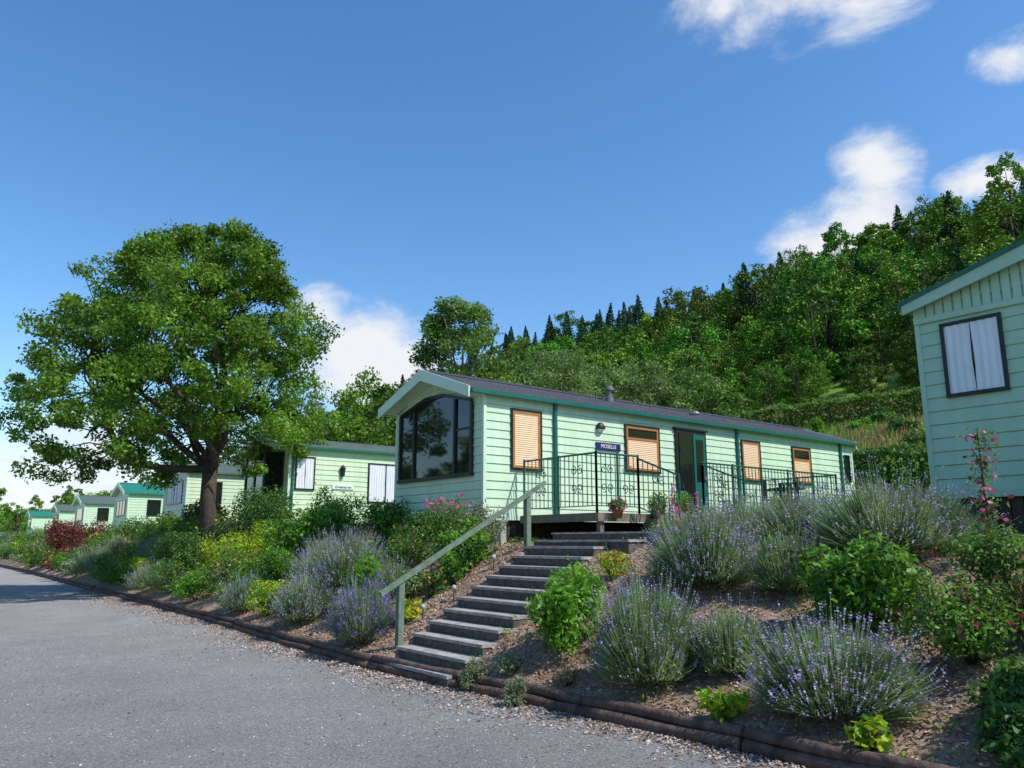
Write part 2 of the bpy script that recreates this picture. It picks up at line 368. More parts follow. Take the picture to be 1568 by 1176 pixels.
        if style=='dark':
            quad(mb,M,A0,A1,.03,ZA,ZB,4)
        else:
            quad(mb,M,A0,A1,.0235,ZA,ZB,4)
            if style=='blind':
                ztop=trans[0]-.02 if trans else ZB
                z=ZA
                while z<ztop-.01:
                    v=[M(A0,.037,z),M(A1,.037,z),M(A1,.029,z+.04),M(A0,.029,z+.04)]
                    v=v+[M(A0,.0245,z),M(A1,.0245,z)]; mb.add(v,[(0,1,2,3),(4,5,1,0)],2); z+=.042
            if style=='curtain':
                n=110; am=(A0+A1)/2; nz=8; wd=(A1-A0)
                for half in (0,1):
                    V=[];FF=[]
                    for j in range(nz+1):
                        zz=ZA+(ZB-ZA)*j/nz; gap=wd*(.006+.018*math.sin(math.pi*j/nz)**2)
                        lo_,hi_=(A0,am-gap) if half==0 else (am+gap,A1)
                        for q in np.linspace(0,1,n//2): 
                            ph=q*wd*.5*62+half*2
                            V.append(M(lo_+(hi_-lo_)*q,.034+.007*math.sin(ph)+.002*math.sin(ph*2.7+1),zz))
                    h=n//2
                    for j in range(nz):
                        for i in range(h-1): FF.append((j*h+i,j*h+i+1,(j+1)*h+i+1,(j+1)*h+i))
                    mb.add(V,FF,3)
        mb.build(nm,MS,E)
    for ft in feat_side: window(S,*ft)
    for ft in feat_front: window(F,*ft)
    return E,S,F,fbox,quad,window,MS

# main
ME,S,F,fbox,quad,window,MS=caravan('holiday_lodge_caravan',8.75,12.07,13.4,3.3,2.08,4.42,5.0,1.6,MINT,TILE,
  feat_side=[(9.38,10.17,2.98,4.20,'blind',[],[],.045),(12.57,13.71,3.12,4.18,'blind',[],[3.86],.045),(16.78,17.6,3.1,4.16,'blind',[],[],.045),(19.03,19.95,3.14,4.16,'blind',[],[3.8],.045),(21.7,22.0,3.3,4.1,'dark',[],[],.04)],
  ovf=.42,frontwall=MINT,barge=MINTT)
mb=MB()
Y_=[12.42,13.0,14.57,15.16]; 
def topz(y): 
    return float(np.interp(y,[12.42,13.45,14.13,15.16],[4.33,4.58,4.58,4.33]))
for a,b3 in [(12.42,13.0),(13.0,13.45),(13.45,14.13),(14.13,14.57),(14.57,15.16)]:
    mb.add([F(a,.035,2.9),F(b3,.035,2.9),F(b3,.035,topz(b3)),F(a,.035,topz(a))],[(0,3,2,1)],4)
    p=[(8.75-.05,a,topz(a)),(8.75-.05,b3,topz(b3))]; mb.tube(p,.045,4,0)
for y in Y_:
    fbox(mb,F,y-.032,y+.032,0,.075,2.88,topz(y)-.03,0)
fbox(mb,F,12.38,15.2,0,.09,2.85,2.92,0)
fbox(mb,F,12.45,12.97,.03,.055,3.78,3.82,0); fbox(mb,F,14.6,15.13,.03,.055,3.78,3.82,0)
mb.build('bay_window',MS,ME)
mb=MB()
fbox(mb,S,14.25,15.35,0,.07,2.12,4.20,0); fbox(mb,S,14.33,14.78,.07,.09,2.2,4.12,4); fbox(mb,S,14.85,15.27,.07,.09,2.2,4.12,7)
fbox(mb,S,14.93,15.19,.09,.10,3.0,4.0,4); fbox(mb,S,15.2,15.25,.09,.14,3.05,3.12,6)
fbox(mb,S,14.2,15.4,0,.1,4.205,4.25,0)
mb.build('door',MS,ME)
mb=MB()
for x in (10.52,16.62,21.5):
    fbox(mb,S,x-.035,x+.035,.024,.08,2.05,4.38,7)
mb.build('downpipes',MS,ME)
mb=MB(); mb.lathe(11.81,12.02,[(.11,3.98),(.12,4.02),(.09,4.08),(.05,4.12),(0,4.13)],12,0,.8); mb.lathe(11.81,12.02,[(0,3.92),(.06,3.94),(.09,3.98)],12,1,.8)
mb.build('porch_lamp',[BLACK,WHITE],ME,smooth=True)
mb=MB(); fbox(mb,S,11.68,12.42,.02,.04,3.54,3.7,0); mb.build('name_plate',[NAVY],ME)
def text(s,x,y,z,size,mt,parent):
    cu=bpy.data.curves.new('lettering','FONT'); cu.body=s; cu.size=size; cu.extrude=.003; cu.align_x='CENTER'; cu.align_y='CENTER'
    cu.materials.append(mt); o=bpy.data.objects.new('lettering',cu); scene.collection.objects.link(o); o.location=(x,y,z); o.rotation_euler=(R(90),0,0); o.parent=parent
text('MOSELLE',12.05,12.025,3.62,.115,WHITE,ME)
mb=MB()
mb.lathe(13.4,13.3,[(.1,4.8),(.1,5.05),(.06,5.07),(.06,5.2),(.12,5.21),(.12,5.26),(.05,5.32),(0,5.33)],12); mb.lathe(16.2,13.0,[(.12,4.7),(.12,4.86),(.16,4.87),(.1,4.94),(0,4.96)],12)
mb.build('flues',[METAL],ME,smooth=False)
mb=MB(); mb.box(8.5,8.62,11.2,11.4,1.5,1.95,0); mb.box(8.48,8.64,11.18,11.42,1.952,1.98,0); mb.build('meter_box',[GREYB])

E2,S2,F2,fb2,q2,w2,_=caravan('static_caravan',10.2,25.05,11,3.8,2.3,4.70,5.15,1.75,MINT2,DROOF,
  feat_side=[(10.4,11.1,3.3,4.42,'curtain',[],[],.05),(13.1,14.5,2.95,4.35,'curtain',[13.8],[],.05),(16,17,3.3,4.3,'curtain',[],[],.05)],ovf=.4,bh=.17,gut=TEAL)
mb=MB()
bx0=9.75
mb.add([(10.2,25.5,2.9),(bx0,26.1,2.9),(bx0,27.8,2.9),(10.2,28.4,2.9),(10.2,25.5,4.55),(bx0,26.1,4.55),(bx0,27.8,4.55),(10.2,28.4,4.55)],[(0,4,5,1),(1,5,6,2),(2,6,7,3),(0,1,2,3),(4,7,6,5)],4)
for (x,y) in [(10.18,25.5),(bx0,26.1),(bx0,26.95),(bx0,27.8),(10.18,28.4)]: mb.box(x-.04,x+.04,y-.04,y+.04,2.9,4.6,0)
for z in (2.88,3.3,4.56):
    for p,q in [((10.18,25.5),(bx0,26.1)),((bx0,26.1),(bx0,27.8)),((bx0,27.8),(10.18,28.4))]:
        mb.tube([(p[0],p[1],z),(q[0],q[1],z)],.045 if z!=3.3 else .03,4,0)
mb.build('bay_window',MS,E2)
mb=MB(); mb.lathe(12.1,24.98,[(0,3.8),(.07,3.82),(.09,4.05),(.11,4.1),(.03,4.2),(0,4.22)],10); mb.build('lantern',[BLACK],E2)
mb=MB(); mb.box(11.75,12.55,25.0,25.02,3.38,3.54); mb.build('name_plate',[WHITE],E2); text('Greenacres',12.15,24.995,3.455,.13,NAVY,E2)
mb=MB(); fb2(mb,S2,10.29,10.35,.024,.08,2.3,4.65,0); mb.build('downpipe',[TEAL],E2)
caravan('static_caravan',10.25,36.7,10,3.6,2.35,4.68,5.15,1.8,MINT2,DROOF,[(11,11.8,3.3,4.3,'dark'),(13.5,14.8,3.2,4.3,'curtain')],[(37.3,39.8,3.3,4.35,'curtain',[38.1,39.0],[],.06)],ovf=.4,gut=DROOF)
caravan('static_caravan',11.4,53.0,9,3.6,2.2,4.55,5.2,1.8,MINT,GROOF,[(12.5,13.3,3.2,4.2,'dark')],[(53.6,56,3.2,4.2,'dark',[54.4,55.2],[],.06)],ovf=.3,gut=GROOF)
caravan('static_caravan',11.6,68.0,9,3.6,2.2,4.5,5.1,1.8,MINT,DROOF,[(12.5,13.3,3.2,4.2,'dark')],[(68.6,71,3.2,4.2,'dark')],ovf=.3,gut=DROOF)
caravan('static_caravan',12.6,86.0,9,3.6,2.2,4.5,5.1,1.8,MINT,DROOF,[],[(86.6,89,3.2,4.2,'dark')],ovf=.3,gut=DROOF)
caravan('static_caravan',12.8,106.0,9,3.6,2.2,4.5,5.1,1.8,MINT,GROOF,[],[(106.6,109,3.2,4.2,'dark')],ovf=.3,gut=GROOF)
caravan('white_site_office',5.0,112.0,8,7,.9,2.3,2.7,.2,WHITE,DROOF,[(6,7,1.2,2,'dark')],[],ovf=.2,gut=WHITE,barge=WHITE)
RE,SR,FR,fbR,qR,wR,_=caravan('sage_lodge_caravan',11.4,1.33,11,3.7,2.25,4.94,5.42,1.6,SAGE,TILE,[],[(3.93,4.72,3.56,4.62,'curtain',[],[],.05),(1.9,2.8,3.56,4.62,'curtain',[],[],.05)],ovf=.16,bh=.19,barge=SAGE)
mb=MB(); fbR(mb,FR,1.3,5.06,.024,.06,4.68,4.76,0)
y=1.4
while y<5.0:
    f=1-abs(y-3.18)/1.87; zt=4.94+.46*f-.04
    fbR(mb,FR,y,y+.10,.024,.038,4.765,zt,0); y+=.125
mb.build('gable_panelling',[SAGE],RE)
mb=MB()
for sg in (-1,1):
    mb.tube([(11.2,3.18+sg*2.0,4.98),(11.2,3.18,5.53)],.04,4)
mb.build('verge_trim',[TEAL],RE)
mb=MB(); mb.lathe(13.2,3.9,[(.11,5.2),(.11,5.5),(.07,5.52),(.07,5.68),(.14,5.7),(.14,5.76),(0,5.85)],12); mb.build('flue',[METAL],RE)

# ---------------------------------------------------------------- deck & railing
DK=empty('timber_deck'); mb=MB(); x=9.6
y0d,y1d=9.86,11.98
while x<17.4:
    mb.box(x,x+.135,y0d,y1d,2.07,2.10); x+=.143
mb.box(9.58,17.45,y0d-.03,y0d-.004,1.95,2.09); mb.box(9.555,9.58,y0d-.03,y1d,1.95,2.09)
for x in np.arange(9.65,17.5,1.2): mb.box(x,x+.09,y0d+.02,y0d+.11,1.4,2.06)
for i in range(3): mb.box(10.75,12.45,y0d-.30*(i+1),y0d-.30*i-.035,1.5,2.0-.13*i)
mb.build('deck_boards',[DECK],DK)
RL=empty('iron_railing'); mb=MB()
def rail_run(p,q,z=2.12,h=1.02,sp=.115,z2=None,panel=1.0):
    p=np.array(p,float);q=np.array(q,float); Ld=np.linalg.norm(q-p); d=(q-p)/Ld
    z2=z if z2 is None else z2
    zz=lambda s:z+(z2-z)*s/Ld
    P=lambda s,dz:(p[0]+d[0]*s,p[1]+d[1]*s,zz(s)+dz)
    mb.tube([P(0,h),P(Ld,h)],.018,6); mb.tube([P(0,.1),P(Ld,.1)],.012,4)
    n=max(2,int(Ld/sp))
    for i in range(n+1):
        s=Ld*i/n; mb.tube([P(s,.1),P(s,h)],.0085,4)
    npn=max(1,round(Ld/panel))
    for i in range(npn+1):
        s=Ld*i/npn; mb.tube([P(s,-.05),P(s,h+.03)],.022,4)
    for i in range(npn):
        sc=Ld*(i+.5)/npn
        for sg in (-1,1):
            for vz in (.42,.74):
                pts=[]
                for k in range(15):
                    t=k/14*2.6*math.pi; r=.025+.065*(k/14)
                    pts.append(P(sc+sg*(.085-r*math.cos(t)*.9)*1.0,vz+ r*math.sin(t)*(1 if vz>.5 else -1)))
                mb.tube(pts,.009,4)
rail_run((9.6,11.9),(9.6,9.9)); rail_run((9.6,9.9),(10.66,9.9),panel=.6); rail_run((12.5,9.9),(17.4,9.9)); rail_run((17.4,9.9),(17.4,11.9))
rail_run((10.66,9.9),(10.66,8.95),z2=1.75,h=.98); rail_run((12.5,9.9),(12.5,8.95),z2=1.75,h=.98)
mb.build('rails_and_scrolls',[IRON],RL)

def pot(x,y,z,r,h,lm,fm):
    E=empty('flower_pot'); mb=MB(); mb.lathe(x,y,[(0,z),(r*.65,z),(r,z+h),(r*1.08,z+h),(r*1.08,z+h*.9),(r*.9,z+h*.9),(0,z+h*.88)],12); mb.build('pot',[TERRA],E,smooth=True)
    mb=MB(); P=unit(rng.normal(size=(500,3)))*rng.uniform(.4,1,(500,1))*[r*1.5,r*1.5,r*1.2]+[x,y,z+h+r*.6]; leaves(mb,P,.05,m=0)
    P=unit(rng.normal(size=(70,3)))*[r*1.6,r*1.6,r*1.3]+[x,y,z+h+r*.6]; leaves(mb,P,.04,m=1,asp=.9); mb.build('plant',[lm,fm],E)
pot(9.95,9.75,2.0,.11,.16,L_MID,L_PINK); pot(10.95,9.75,2.0,.11,.16,L_MID,L_RED); pot(13.0,11.5,2.1,.15,.3,L_GREEN,L_YFL); pot(14.0,11.7,2.1,.16,.35,L_GREEN,L_GREEN)
def chair(x,y,z,rot):
    E=empty('patio_chair'); mb=MB()
    for dx,dy in [(-.22,-.22),(.22,-.22),(-.22,.22),(.22,.22)]:
        mb.tube([(dx,dy,0),(dx*.95,dy*.95,.66 if dy<0 else .9)],.016,6)
    for i in range(5): mb.box(-.23,.23,-.22+i*.09,-.15+i*.09,.43,.45)
    for i in range(5): mb.box(-.2+i*.085,-.15+i*.085,.205,.222,.47,.88)
    mb.box(-.23,.23,.2,.23,.88,.93)
    for s in (-1,1): mb.box(s*.23-.025,s*.23+.025,-.24,.22,.655,.68)
    o=mb.build('frame_and_slats',[BLACK],E); E.location=(x,y,z); E.rotation_euler=(0,0,rot)
chair(15.9,10.6,2.1,.4); chair(17.0,11.0,2.1,-1.3)
E=empty('patio_table'); mb=MB(); mb.lathe(0,0,[(0,.70),(.42,.70),(.42,.73),(0,.73)],16)
for k in range(4):
    t=k*math.pi/2+.6; mb.tube([(.32*math.cos(t),.32*math.sin(t),0),(.12*math.cos(t),.12*math.sin(t),.4),(.25*math.cos(t),.25*math.sin(t),.7)],.015,6)
mb.build('top_and_legs',[BLACK],E); E.location=(16.45,10.6,2.1)
for (x,y) in [(6.55,9.75),(6.0,9.7),(7.3,9.8)]:
    mb=MB(); z=float(gz(x,y)); mb.tube([(x,y,z-.05),(x,y,z+.16)],.01,6,0); mb.lathe(x,y,[(0,z+.14),(.035,z+.16),(.038,z+.19),(.03,z+.21),(0,z+.225)],10,1)
    mb.build('solar_garden_light',[BLACK,GREYB],smooth=True)

# ---------------------------------------------------------------- plants
def shrub(name,x,y,w,h,n,ls,lm,flower=None,asp=.5,lm2=None,loose=0.,lumps=9):
    z=float(gz(x,y)); mb=MB(); mats=[lm,BARK]
    for i in range(7):
        t=random.uniform(0,6.28); mb.tube([(x,y,z-.05),(x+.15*w*math.cos(t),y+.15*w*math.sin(t),z+h*.35),(x+.32*w*math.cos(t),y+.32*w*math.sin(t),z+h*.7)],[.012,.009,.004],4,1)
    C=[];RR=[]
    for i in range(lumps):
        t=random.uniform(0,6.28); r=random.uniform(.0,.32)*w; 
        C.append((x+r*math.cos(t),y+r*math.sin(t),z+h*random.uniform(.25,.72))); RR.append((random.uniform(.14,.26)*w,random.uniform(.14,.26)*w,random.uniform(.20,.32)*h))
    C.append((x,y,z+.33*h)); RR.append((.42*w,.42*w,.38*h))
    C=np.array(C);RR=np.array(RR); k=rng.integers(0,len(C),n); o=unit(rng.normal(size=(n,3))); rad=rng.uniform(.35,1.,(n,1))**.5*(1+(.10+loose*.25)*rng.normal(size=(n,1)))
    P=C[k]+o*RR[k]*rad; P[:,2]=np.maximum(P[:,2],z+.02+rng.uniform(0,.08,n))
    if lm2: 
        mats.append(lm2); s=rng.random(n)<.35; leaves(mb,P[s],ls,o[s],2,asp); P=P[~s];o=o[~s]
    leaves(mb,P,ls,o,0,asp)
    if flower:
        fm,cnt,fs=flower; mats.append(fm); k=rng.integers(0,len(C),cnt); o=unit(rng.normal(size=(cnt,3))+[0,0,.8]); P=C[k]+o*RR[k]*1.05
        for _ in range(4): leaves(mb,P+rng.normal(size=P.shape)*fs*.25,fs,o,len(mats)-1,.8)
    return mb.build(name,mats,smooth=True)
def lavender(x,y,w,h,n=2600,fl=.3,pm=None,name='lavender_bush',ls=.05):
    z=float(gz(x,y)); mb=MB(); ph1=random.uniform(0,6)
    def pts(n,lo,hi):
        t=rng.uniform(0,6.283,n); ph=np.arccos(rng.uniform(.05,1,n))
        d=np.stack([np.sin(ph)*np.cos(t),np.sin(ph)*np.sin(t),np.cos(ph)],1)
        am=1+.14*np.sin(3*t+ph1)+.10*np.sin(5*t+ph1*2+ph*3)+.07*np.sin(9*t+ph*7)
        B=np.stack([x+d[:,0]*w*.20,y+d[:,1]*w*.20,np.full(n,z)],1); r=rng.uniform(lo,hi,n)*am
        T=np.stack([x+d[:,0]*w*.5*r,y+d[:,1]*w*.5*r,z+.02+(d[:,2]**.8)*h*r*.92],1); return B,T,d
    B,T,d=pts(int(n*1.3),.6,.9); T=T+rng.normal(size=T.shape)*.03; k=rng.uniform(.4,.8,len(B))[:,None]
    blades(mb,B+(T-B)*k,T,.012,0,.4)
    B,T,d=pts(int(n*2.2),.35,.86); leaves(mb,T,ls,d,0,.22,up=.9)
    q=int(n*fl); B,T,d=pts(q,.72,1.10); T=T+rng.normal(size=T.shape)*.03+[0,0,.02]
    blades(mb,B+(T-B)*.6,T,.006,0,.8)
    dd=unit(T-B+[0,0,.3]) 
    for s in (0,.02,.045): leaves(mb,T+dd*s,.022,dd,1,.75)
    return mb.build(name,[L_LAV,pm or L_PURP])
lavender(5.42,10.35,.95,.78,3400,.5,L_DPURP)
shrub('green_shrub',6.3,12.0,1.0,.85,4400,.055,L_GREEN)
lavender(5.7,12.9,1.15,.75,3400,.4); lavender(6.6,13.3,1.8,.95,5200,.45); lavender(6.4,11.2,.8,.6,1600,.15)
shrub('golden_shrub',5.7,14.6,1.0,.7,2600,.055,L_YEL,lm2=L_GREEN); lavender(6.9,14.9,1.2,.8,2400)
shrub('green_shrub',6.5,16.2,1.2,.85,3200,.06,L_GREEN,lm2=L_DARK); lavender(5.75,16.0,1.0,.65,2200)
shrub('mixed_shrub',5.8,11.7,.7,.5,1800,.045,L_GREY,lm2=L_MID)
shrub('golden_shrub',7.2,19.7,2.0,1.5,6400,.065,L_YEL,lm2=L_GREEN)
shrub('laurel_bush',7.7,16.8,2.1,1.35,7500,.09,L_GREEN,lm2=L_DARK)
shrub('laurel_bush',7.5,18.1,1.5,1.1,4500,.08,L_GREEN,lm2=L_DARK)
shrub('laurel_bush',8.6,18.2,1.6,1.5,4500,.085,L_DARK,loose=.4)
shrub('laurel_bush',8.2,14.7,1.4,1.1,3500,.08,L_DARK,lm2=L_GREEN,loose=.4)
shrub('laurel_bush',8.1,13.3,1.2,.8,2800,.07,L_DARK,lm2=L_MID,loose=.3)
shrub('green_shrub',7.35,10.55,1.15,.95,6200,.06,L_GREEN,lm2=L_DARK)
shrub('green_shrub',6.9,10.3,.6,.6,1800,.055,L_GREEN,lm2=L_MID)
shrub('mixed_shrub',7.2,12.0,1.2,.9,3800,.05,L_MID,lm2=L_DARK,flower=(L_YFL,20,.03))
shrub('mixed_shrub',6.5,10.9,.8,.5,2000,.045,L_MID,lm2=L_GREY,loose=.3)
shrub('pink_rose_bush',8.15,12.2,1.2,1.0,3000,.05,L_MID,flower=(L_PINK,36,.065),loose=.7)
shrub('pink_rose_bush',8.0,11.1,.9,.85,2400,.05,L_GREY,flower=(L_PINK,14,.05),loose=.6)
shrub('montbretia_clump',5.95,10.0,.5,.36,420,.11,L_YEL,flower=(L_ORANGE,18,.04),asp=.25)
shrub('montbretia_clump',6.5,10.3,.5,.42,420,.10,L_MID,flower=(L_ORANGE,18,.04),asp=.25)
shrub('hydrangea_bush',6.05,6.85,1.05,.97,4800,.08,L_GREEN,asp=.36,lumps=12)
shrub('santolina_bush',5.2,7.35,.40,.38,2600,.026,L_GREY); shrub('santolina_bush',5.08,6.45,.34,.34,2200,.025,L_GREY)
shrub('santolina_bush',5.5,7.05,.5,.2,1400,.03,L_GREY); shrub('santolina_bush',5.55,6.2,.45,.2,800,.03,L_DRY,lm2=L_GREY)
lavender(5.9,5.45,1.15,.98,6000,.15); lavender(6.35,4.8,.85,.62,2400,.08); lavender(6.4,6.0,.6,.6,1500,.2)
lavender(6.05,3.6,1.3,.68,5800,.30); lavender(7.7,6.1,1.45,.9,5800,.28)
lavender(8.9,4.5,1.9,.80,6400,.25); lavender(7.8,5.05,.95,.7,2800,.06); lavender(9.4,5.8,1.4,.7,3000,.25)
shrub('dark_leafy_shrub',7.2,3.95,1.35,.92,7400,.075,L_GREEN,lm2=L_DARK)
shrub('hosta',5.62,4.35,.42,.26,300,.10,L_YEL,asp=.6,lm2=L_GREEN); shrub('hosta',5.64,3.12,.40,.24,300,.10,L_YEL,asp=.6,lm2=L_GREEN)
shrub('hosta',6.3,6.15,.3,.2,120,.1,L_GREEN,asp=.5)
shrub('rose_bush',6.9,2.9,1.2,.80,4200,.05,L_MID,lm2=L_GREEN,flower=(L_RED,25,.05),loose=.4)
shrub('rose_bush',7.9,3.0,1.3,.75,4200,.05,L_MID,lm2=L_DARK,flower=(L_RED,12,.04),loose=.35)
shrub('rose_bush',7.4,2.5,1.1,.8,3600,.05,L_MID,lm2=L_RED,flower=(L_RED,10,.04),loose=.4)
shrub('dark_leafy_shrub',6.3,2.35,.9,.5,3000,.07,L_DARK,lm2=L_MID)
shrub('dark_leafy_shrub',5.85,2.2,.7,.4,2200,.07,L_DARK)
shrub('dark_leafy_shrub',7.0,1.1,1.4,2.1,5500,.09,L_DARK)
shrub('dark_leafy_shrub',6.1,1.2,1.3,1.5,4500,.09,L_DARK)
shrub('montbretia_clump',7.35,7.3,.7,.40,1000,.07,L_YEL,flower=(L_ORANGE,30,.035),asp=.22,lm2=L_MID)
shrub('montbretia_clump',7.0,7.6,.5,.35,600,.07,L_MID,flower=(L_ORANGE,12,.035),asp=.22)
shrub('green_shrub',9.0,7.1,.9,.55,2200,.045,L_MID,loose=.3); shrub('green_shrub',10.1,8.7,.9,.5,2000,.045,L_GREY,lm2=L_MID,loose=.3)
shrub('green_shrub',8.6,6.9,.8,.55,1900,.045,L_GREY,loose=.4)
for xx_ in (13.0,13.9,14.9,15.9): shrub('green_shrub',xx_,9.45,1.0,.6,1500,.06,L_MID,lm2=L_GREY,loose=.3)
lavender(11.6,8.3,1.3,.75,2600,.25); lavender(12.9,8.6,1.2,.7,2200,.25)
for (x,y,h) in [(8.75,7.5,.85),(9.05,7.3,.7),(8.6,7.3,.55)]:
    mb=MB(); z=float(gz(x,y)); mb.tube([(x,y,z),(x+.02,y,z+h)],[.01,.004],4,0)
    t=rng.uniform(.5,1,90); P=np.stack([x+.02*t+rng.normal(size=90)*.025*(1.2-t),y+rng.normal(size=90)*.025*(1.2-t),z+h*t],1); leaves(mb,P,.04,m=1,asp=.7)
    P=np.stack([x+rng.normal(size=120)*.12,y+rng.normal(size=120)*.12,z+rng.uniform(0,.3,120)],1); leaves(mb,P,.12,m=0,asp=.35)
    mb.build('foxglove',[L_MID,L_PINK])
mb=MB(); x,y=8.7,3.35; z=float(gz(x,y)); mb.tube([(x,y,z),(x+.03,y+.02,z+.8),(x-.02,y,z+1.35)],[.015,.012,.005],4,1)
t=rng.uniform(0.1,1,420); P=np.stack([x+rng.normal(size=420)*.07,y+rng.normal(size=420)*.07,z+1.35*t],1); leaves(mb,P,.05,m=0)
t=rng.uniform(0.3,1,110); P=np.stack([x+rng.normal(size=110)*.07,y+rng.normal(size=110)*.07,z+1.35*t],1); leaves(mb,P[:60],.06,m=2,asp=.8); leaves(mb,P[60:],.05,m=3,asp=.8)
mb.build('climbing_rose',[L_MID,BARK,L_RED,L_PINK])
kinds=['lav','g','d','y','g','mid','grey','mid','d']
Y=17.0
while Y<95:
    for d in (.55,1.5,2.6):
        k=random.choice(kinds); y=Y+random.uniform(-.5,.5); x=float(kx(y))+d+random.uniform(-.2,.2); w=random.uniform(1.0,1.6)*(1+.15*d)
        if k=='y' and random.random()<.5: k='g'
        if 17.5<y<21.5 and d>1.2: continue
        if 42<y<52 and random.random()<.5: k='red'
        sc=.065 if Y<35 else .11; n=2600 if Y<35 else 900
        hh=w*random.uniform(.5,.8)
        if k=='lav': lavender(x,y,w,hh*.9,1600 if Y<35 else 600,.4,ls=.06 if Y<35 else .1)
        else: shrub('border_shrub',x,y,w,hh,n,sc,{'g':L_GREEN,'d':L_DARK,'y':L_YEL,'grey':L_GREY,'red':L_RED,'mid':L_MID}[k],flower=(L_YFL,25,.05) if random.random()<.2 else None,lumps=6,lm2=L_DARK if k in 'g' else (L_MID if k in 'yd' else None))
    Y+=1.35 if Y<40 else 2.2
shrub('red_leaved_bush',7.3,46.5,3.0,2.2,3500,.13,L_RED,lumps=10); shrub('red_leaved_bush',7.8,50.5,2.6,2.0,2500,.13,L_RED,lumps=10)
shrub('dark_leafy_shrub',8.3,22.5,2.4,1.9,5500,.09,L_DARK,loose=.3); shrub('dark_leafy_shrub',7.0,24.5,1.8,1.2,4000,.08,L_DARK)
shrub('dark_leafy_shrub',6.6,22.0,1.8,1.2,4000,.08,L_DARK,lm2=L_MID)
shrub('dark_leafy_shrub',8.8,29.5,2.2,1.8,3500,.12,L_DARK); shrub('dark_leafy_shrub',8.6,33,2.4,1.5,3500,.12,L_MID)
mb=MB(); n=680; X=rng.uniform(5.5,9.6,n);Y=rng.uniform(1.5,14,n); keep=~((np.abs(Y-stair_y(X))<.85)&(X<9.8)); X=X[keep];Y=Y[keep]
for x,y in zip(X,Y):
    k=rng.integers(5,22); P=np.stack([x+rng.normal(size=k)*.05,y+rng.normal(size=k)*.05,float(gz(x,y))+rng.uniform(.01,.10,k)],1); leaves(mb,P,.04,m=int(rng.integers(0,3)),asp=.5)
mb.build('ground_weeds',[L_MID,L_GREEN,L_DRY])
mb=MB(); n=26000; X=rng.uniform(9.2,13,n);Y=rng.uniform(1,12,n); s=(X<11.3)|(Y>5.2); X=X[s];Y=Y[s]; s=~((X>8.0)&(X<12.5)&(Y>7.2)&(Y<11.9)); X=X[s];Y=Y[s]
A=np.stack([X,Y,gz(X,Y)],1); blades(mb,A,A+rng.normal(size=A.shape)*[.03,.03,0]+np.stack([0*X,0*X,rng.uniform(.04,.12,len(X))],1),.012,0)
mb.build('lawn_grass',[L_GRASS])

# ---------------------------------------------------------------- trees
def crown(mb,C,RR,n,ls,mi=0,asp=.55):
    k=rng.integers(0,len(C),n); o=unit(rng.normal(size=(n,3))); rad=rng.uniform(.15,1,(n,1))**.5
    leaves(mb,C[k]+o*RR[k]*rad*(1+.14*rng.normal(size=(n,1))),ls,o,mi,asp,.5,.4)
def limb(mb,p,q,r0,r1,k=6,mi=1,bend=.12,n=5):
    p=np.array(p,float);q=np.array(q,float); L_=np.linalg.norm(q-p); off=rng.normal(size=3)*L_*bend
    P=[p+(q-p)*t+off*math.sin(math.pi*t)+rng.normal(size=3)*L_*.015*(0<i<n) for i,t in enumerate(np.linspace(0,1,n+1))]
    mb.tube(P,np.linspace(r0,r1,n+1),k,mi); return P
mb=MB(); tx,ty=7.7,24.8; tz=float(gz(tx,ty)); cr=np.array([.788,-.616,0])
fork=np.array([tx-.1,ty+.1,4.0])
pp=[(tx,ty,tz-.2),(tx+.02,ty,tz+.6),(tx-.12,ty+.05,tz+1.6),tuple(fork)]
mb.tube(pp,[.36,.26,.23,.22],8,1)
C=[];RR=[]
cc=np.array([6.5,25.9,0])
while len(C)<520:
    z=rng.uniform(3.6,11.4); 
    Rz=4.6*math.sqrt(max(0,1-((z-5.8)/5.8)**2)) if z>5.8 else 4.6-.05*(5.8-z)
    r=Rz*math.sqrt(rng.uniform(.03,1)); t=rng.uniform(0,6.283)
    Rz2=1+.12*math.sin(3*t+1)+.09*math.sin(5*t+z*1.3)+.05*math.sin(9*t+2*z)
    off=np.array([r*Rz2*math.cos(t),r*Rz2*math.sin(t),z]); side=off[0]*cr[0]+off[1]*cr[1]
    p=cc+cr*(max(0,z-6)*.20)+off
    if z<4.9 and r<1.5: continue
    if z<4.7 and side>.6 and rng.random()<.75: continue
    if z<4.4 and rng.random()<.4: continue
    if math.sin(p[0]*1.5+2)*math.sin(p[1]*1.4)*math.sin(z*1.5+1)>.42: continue
    C.append(p); s=rng.uniform(.26,.68); RR.append((s,s,s*.68))
C=np.array(C);RR=np.array(RR)
crown(mb,C,RR,125000,.128)
limbs=[]
for t in np.linspace(0,6.28,9)[:-1]:
    e=np.array([cc[0]+2.4*math.cos(t+.3),cc[1]+2.4*math.sin(t+.3),rng.uniform(5.6,7.6)])
    P=limb(mb,fork+rng.normal(size=3)*.05-[0,0,rng.uniform(0,.5)],e,.12,.06,6,1,.14); limbs+=P[2:]
P=limb(mb,fork,(7.2,25.6,9.2),.15,.05,6); limbs+=P[2:]
limbs=np.array(limbs)
for p in C[::2]:
    j=np.argmin(np.linalg.norm(limbs-p,axis=1)+np.maximum(0,limbs[:,2]-p[2])*.5); limb(mb,limbs[j],p,.032,.010,4,1,.1,3)
mb.build('apple_tree',[L_TREE,BARK],smooth=True)

